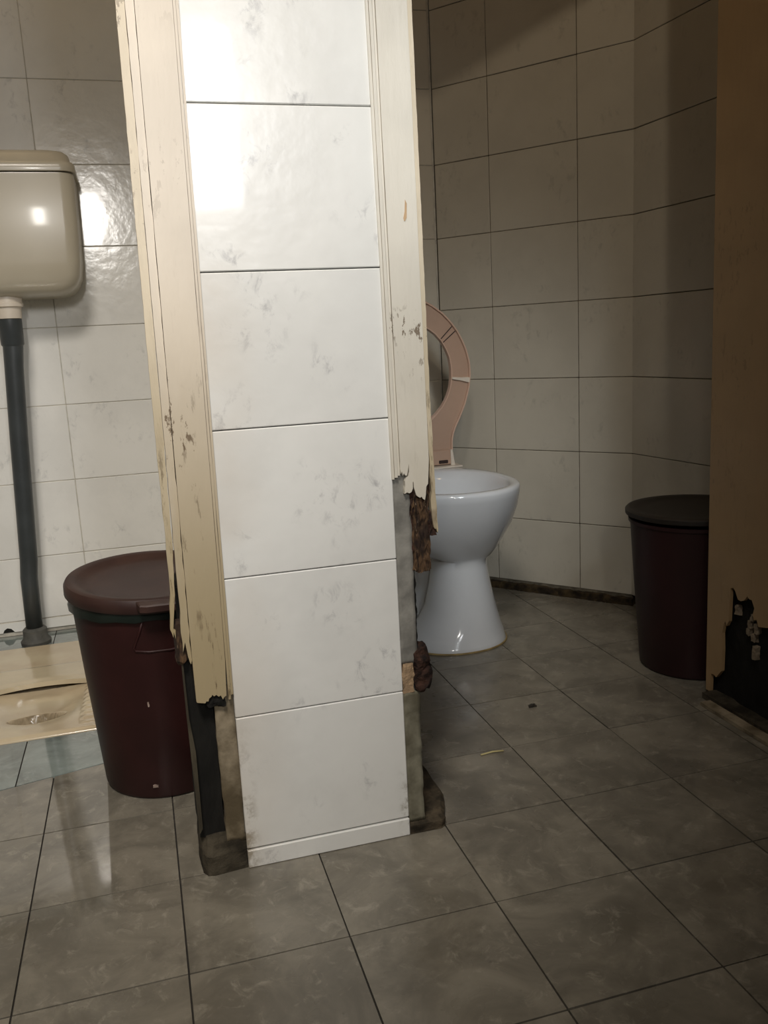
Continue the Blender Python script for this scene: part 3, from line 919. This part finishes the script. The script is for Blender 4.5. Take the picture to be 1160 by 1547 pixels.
def seat_ring(bm, rings):
    R = [[bm.verts.new(seat_pt(w, h, off) * S) for w, h in P] for P, off in rings]
    for a, c in zip(R, R[1:] + R[:1]):
        for i in range(NS):
            bm.faces.new((a[i], a[(i + 1) % NS], c[(i + 1) % NS], c[i]))
t = bmesh.new()
seat_ring(t, [(blend(O, I, 0.08), 0.0), (blend(O, I, 0.95), 0.0), (blend(O, I, 0.95), -0.07), (blend(O, I, 0.5), -0.11), (blend(O, I, 0.08), -0.07)])
seat = part('seat', t, M['seat'], toilet, angle=35)
t = bmesh.new()
seat_ring(t, [(O, 0.012), (blend(O, I, 0.02), 0.03), (blend(O, I, 0.08), 0.03), (blend(O, I, 0.11), 0.0), (blend(O, I, 0.11), -0.05), (O, -0.06)])
tag(part('seat_rim', t, M['seat_edge'], seat, angle=35), 'raised pale rim along the outer edge')
t = bmesh.new()
seat_ring(t, [(blend(O, I, 0.93), 0.0), (blend(O, I, 0.94), 0.02), (blend(O, I, 0.985), 0.02), (I, 0.01), (I, -0.06), (blend(O, I, 0.94), -0.06)])
part('seat_rim', t, M['seat_edge'], seat, angle=35)
# two dark bars painting groove shade and a white rubber buffer on the right arm, the same on the left
def bar(a_deg, w, f0, f1, o0, o1):
    t = bmesh.new()
    i = a_deg / 360 * NS
    def at(poly, x):
        k = int(math.floor(x)) % NS
        f = x - math.floor(x)
        p, q = poly[k], poly[(k + 1) % NS]
        return Vector((p[0] + (q[0] - p[0]) * f, p[1] + (q[1] - p[1]) * f))
    A, B = at(O, i), at(I, i)
    d = (B - A)
    nrm = Vector((-d.y, d.x)).normalized() * w / 2
    P0, P1 = A + d * f0, A + d * f1
    return P0, P1, nrm
for a_ in (38, 43, 142, 137):
    t = bmesh.new()
    P0, P1, nrm = bar(a_, 0.012, 0.08, 0.95, 0, 0)
    quad = [P0 - nrm, P0 + nrm, P1 + nrm, P1 - nrm]
    lo = [t.verts.new(seat_pt(q.x, q.y, -0.004) * S) for q in quad]
    hi = [t.verts.new(seat_pt(q.x, q.y, 0.004) * S) for q in quad]
    t.faces.new(lo); t.faces.new(hi)
    for i in range(4):
        t.faces.new((lo[i], lo[(i + 1) % 4], hi[(i + 1) % 4], hi[i]))
    part('groove_shade', t, M['groove_shade'], seat)
for a_ in (-9, 189):
    t = bmesh.new()
    P0, P1, nrm = bar(a_, 0.065, 0.06, 0.95, 0, 0)
    d = P1 - P0
    prof_w = [(0.0, 1.25), (0.2, 1.1), (0.45, 0.75), (0.8, 0.6), (1.0, 0.5)]
    rings = []
    for f, w in prof_w:
        c_ = P0 + d * f
        rings.append([seat_pt(*(c_ - nrm * w), -0.002) , seat_pt(*(c_ - nrm * w * 0.8), 0.035), seat_pt(*(c_ + nrm * w * 0.8), 0.035), seat_pt(*(c_ + nrm * w), -0.002)])
    loft(t, [[tuple(p) for p in r] for r in rings])
    bf = part('buffer', t, M['white_plastic'], seat)
    tag(bf, 'white rubber buffer under the seat')
# hinge block, dark box painting the bolt hole's shade, white hinge plate
t = bmesh.new()
prism(t, [(TX - 0.52, 2.0), (TX + 0.50, 2.0), (TX + 0.47, 2.20), (TX - 0.49, 2.20)], 'y', HY - 0.05, HY + 0.08, 0.012)
hb = part('hinge_block', t, M['seat'], toilet)
t = bmesh.new()
box(t, TX + 0.30, TX + 0.43, HY - 0.062, HY - 0.03, 2.02, 2.065, 0.008)
part('bolt_hole_dark', t, M['groove_shade'], hb)
t = bmesh.new()
prism(t, [(TX + 0.47, 1.985), (TX + 0.53, 1.985), (TX + 0.50, 2.20), (TX + 0.47, 2.20)], 'y', HY - 0.06, HY + 0.06, 0.006)
part('hinge_pin', t, M['white_plastic'], hb)
t = bmesh.new()
box(t, TX - 0.62, TX + 0.60, HY - 0.16, HY + 0.12, 1.965, 1.992, 0.008)
part('hinge_plate', t, M['white_plastic'], toilet)

# ------------------------------------------------------------------ cistern and flush pipe
CX0, CX1, CY0, CY1 = -2.75, -0.395, 6.55, 7.455
cis = tag(empty('cistern', (-1.55, 7.2, 4.4)), 'beige plastic high cistern hung on the tiled wall above the squat toilet', 'cistern')
def rrect(x0, x1, z, y0, y1, r, n=8):
    out = []
    for cx, cy, a0 in ((x1 - r, y0 + r, -90), (x1 - r, y1 - 0.05, 0), (x0 + r, y1 - 0.05, 90), (x0 + r, y0 + r, 180)):
        rr = r if cy < (y0 + y1) / 2 else 0.05
        for i in range(n + 1):
            a = math.radians(a0 + 90 * i / n)
            px = cx + (r if rr == r else r) * math.cos(a)
            out.append((px, cy + rr * math.sin(a), z))
    return out
t = bmesh.new()
sec = []
for z, dx_, dyf in ((4.415, 0.36, 0.30), (4.425, 0.25, 0.20), (4.46, 0.165, 0.12), (4.53, 0.10, 0.065), (4.63, 0.055, 0.03), (4.8, 0.03, 0.012), (5.2, 0.012, 0.004), (5.78, 0.0, 0.0), (5.80, 0.005, 0.003)):
    sec.append(rrect(CX0 + dx_, CX1 - dx_, z, CY0 + dyf, CY1, 0.16))
loft(t, sec)
part('tank', t, M['cistern'], cis, angle=50)
t = bmesh.new()
sec = []
for z, g in ((5.812, 0.005), (5.815, -0.022), (5.85, -0.026), (5.90, -0.02), (5.925, -0.005), (5.94, 0.02), (6.02, 0.045), (6.055, 0.085), (6.075, 0.15), (6.085, 0.26)):
    sec.append(rrect(CX0 + g, CX1 - g, z, CY0 + g, CY1, 0.17))
loft(t, sec)
part('lid', t, M['cistern'], cis, angle=50)
px, py = -1.335, 6.93
t = bmesh.new()
loft(t, [circle(px, py, z, r, 32) for z, r in ((4.44, 0.17), (4.35, 0.17), (4.345, 0.18), (4.31, 0.18), (4.30, 0.15), (4.17, 0.145), (4.16, 0.12))])
tag(part('outlet_nut', t, M['white_plastic'], cis, angle=40), 'pale plastic nut under the tank')

fp = tag(empty('flush_pipe', (-1.52, 7.0, 0)), 'dark grey flush pipe running down the tiled wall from the cistern', 'pipe')
t = bmesh.new()
tube(t, [(px, py, 4.16), (px + 0.005, py, 3.9), (px - 0.02, 6.935, 3.6), (-1.41, 6.96, 2.7), (-1.455, 6.98, 1.8), (-1.49, 6.99, 1.12), (-1.515, 7.0, 0.9), (-1.53, 7.0, 0.2)], [0.125, 0.122, 0.112, 0.11, 0.11, 0.11, 0.108, 0.105], 28)
part('tube', t, M['pipe'], fp, smooth=True)
t = bmesh.new()
loft(t, [circle(px, py, z, r, 28) for z, r in ((4.165, 0.130), (4.16, 0.14), (3.86, 0.135), (3.84, 0.12))])
part('coupling', t, M['pipe'], fp, angle=40)
t = bmesh.new()
loft(t, [circle(-1.53, 7.0, z, r, 28) for z, r in ((0.0, 0.185), (0.05, 0.19), (0.09, 0.155), (0.20, 0.15), (0.225, 0.125), (0.23, 0.10))])
part('rubber_cone', t, M['rubber'], fp, angle=40)

# ------------------------------------------------------------------ squat pan
sp = tag(empty('squat_toilet', (-1.3, 5.3, 0)), 'cream ceramic squat toilet pan set in the floor of the left cubicle', 'squat toilet')
X0, X1, Y0, Y1 = -2.28, -0.31, 3.875, 6.82
BX, BY = -1.30, 4.78
nxs, nys = 110, 220
t = bmesh.new()
def sm(a, b_, x):
    f = min(1, max(0, (x - a) / (b_ - a)))
    return f * f * (3 - 2 * f)
def pan_z(x, y):
    e = min(x - X0, X1 - x, y - Y0, Y1 - y)
    z = 0.035 * sm(-0.01, 0.05, e)
    arc = 5.29 - 0.42 * (x - BX) ** 2
    wide = sm(0.62, 0.50, abs(x - BX))
    # shallow dish in front of it, falling towards the drain
    if arc <= y < arc + 0.2:          # flushing slot, under the hood
        z -= 0.34 * wide * sm(arc - 0.01, arc + 0.02, y)
    if y < arc:
        d = math.hypot((x - BX) / 0.60, (y - 4.86) / (0.78 if y < 4.86 else 0.75))
        z -= 0.065 * sm(1.05, 0.40, d)
    # drain well
    z -= 0.40 * sm(1.03, 0.86, math.hypot((x + 1.28) / 0.27, (y - 4.42) / 0.15))
    # ribbed foot rests on both sides
    for fx in (BX + 0.66, BX - 0.66):
        if abs(x - fx) < 0.2 and 4.0 < y < 5.1:
            m_ = sm(0.2, 0.15, abs(x - fx)) * sm(4.0, 4.06, y) * sm(5.1, 5.02, y)
            z += m_ * (0.008 + 0.018 * (0.5 + 0.5 * math.cos((y - 4.0) * 2 * math.pi / 0.135)))
    return z
grid = []
for j in range(nys + 1):
    row = []
    for i in range(nxs + 1):
        x = X0 + (X1 - X0) * i / nxs
        y = Y0 + (Y1 - Y0) * j / nys
        row.append(t.verts.new(Vector((x, y, pan_z(x, y))) * S))
    grid.append(row)
for j in range(nys):
    for i in range(nxs):
        t.faces.new((grid[j][i], grid[j][i + 1], grid[j + 1][i + 1], grid[j + 1][i]))
# skirt down into the floor
edge = [grid[0][i] for i in range(nxs + 1)] + [grid[j][nxs] for j in range(1, nys + 1)] + [grid[nys][i] for i in range(nxs - 1, -1, -1)] + [grid[j][0] for j in range(nys - 1, 0, -1)]
low = [t.verts.new(Vector((v.co.x, v.co.y, -0.01 * S))) for v in edge]
for i in range(len(edge)):
    k = (i + 1) % len(edge)
    t.faces.new((edge[i], edge[k], low[k], low[i]))
part('pan', t, M['ceramic_pan'], sp, smooth=True)
# hood over the flushing slot, its front lip an overhanging arc
t = bmesh.new()
NH, MH = 60, 30
top_v, bot_v = [], []
for j in range(MH + 1):
    r1, r2 = [], []
    for i in range(NH + 1):
        x = BX - 0.78 + 1.56 * i / NH
        arc = 5.23 - 0.36 * (x - BX) ** 2
        y = arc + (5.98 - arc) * j / MH
        h_ = sm(0.78, 0.50, abs(x - BX)) * sm(5.99, 5.70, y)
        z = 0.030 + 0.075 * h_ - 0.012 * sm(0.12, 0.0, y - arc) * h_
        r1.append(t.verts.new(Vector((x, y, z)) * S))
        r2.append(t.verts.new(Vector((x, y, z - 0.005 - 0.050 * h_)) * S))
    top_v.append(r1); bot_v.append(r2)
for j in range(MH):
    for i in range(NH):
        t.faces.new((top_v[j][i], top_v[j][i + 1], top_v[j + 1][i + 1], top_v[j + 1][i]))
        t.faces.new((bot_v[j][i], bot_v[j + 1][i], bot_v[j + 1][i + 1], bot_v[j][i + 1]))
for i in range(NH):
    t.faces.new((top_v[0][i], bot_v[0][i], bot_v[0][i + 1], top_v[0][i + 1]))
    t.faces.new((top_v[MH][i], top_v[MH][i + 1], bot_v[MH][i + 1], bot_v[MH][i]))
for j in range(MH):
    t.faces.new((top_v[j][0], top_v[j + 1][0], bot_v[j + 1][0], bot_v[j][0]))
    t.faces.new((top_v[j][NH], bot_v[j][NH], bot_v[j + 1][NH], top_v[j + 1][NH]))
part('hood', t, M['ceramic_beige'], sp, angle=60)

# ------------------------------------------------------------------ small litter
t = bmesh.new()
tube(t, [(2.68, 1.93, 0.012), (2.80, 1.945, 0.014), (2.90, 1.93, 0.012)], 0.008, 8)
tag(part('straw', t, M['straw'], None, smooth=True), 'short yellow straw lying on the floor tiles right of the pier', 'straw')
t = bmesh.new()
rough(t, 3.52, 3.60, 2.70, 2.74, 0.0, 0.018, (6, 3, 2), 0.012, 20, seed=71)
tag(part('leaf_scrap', t, M['scrap'], None), 'tiny dark scrap on the floor tiles between the toilet and the right bin', 'litter')
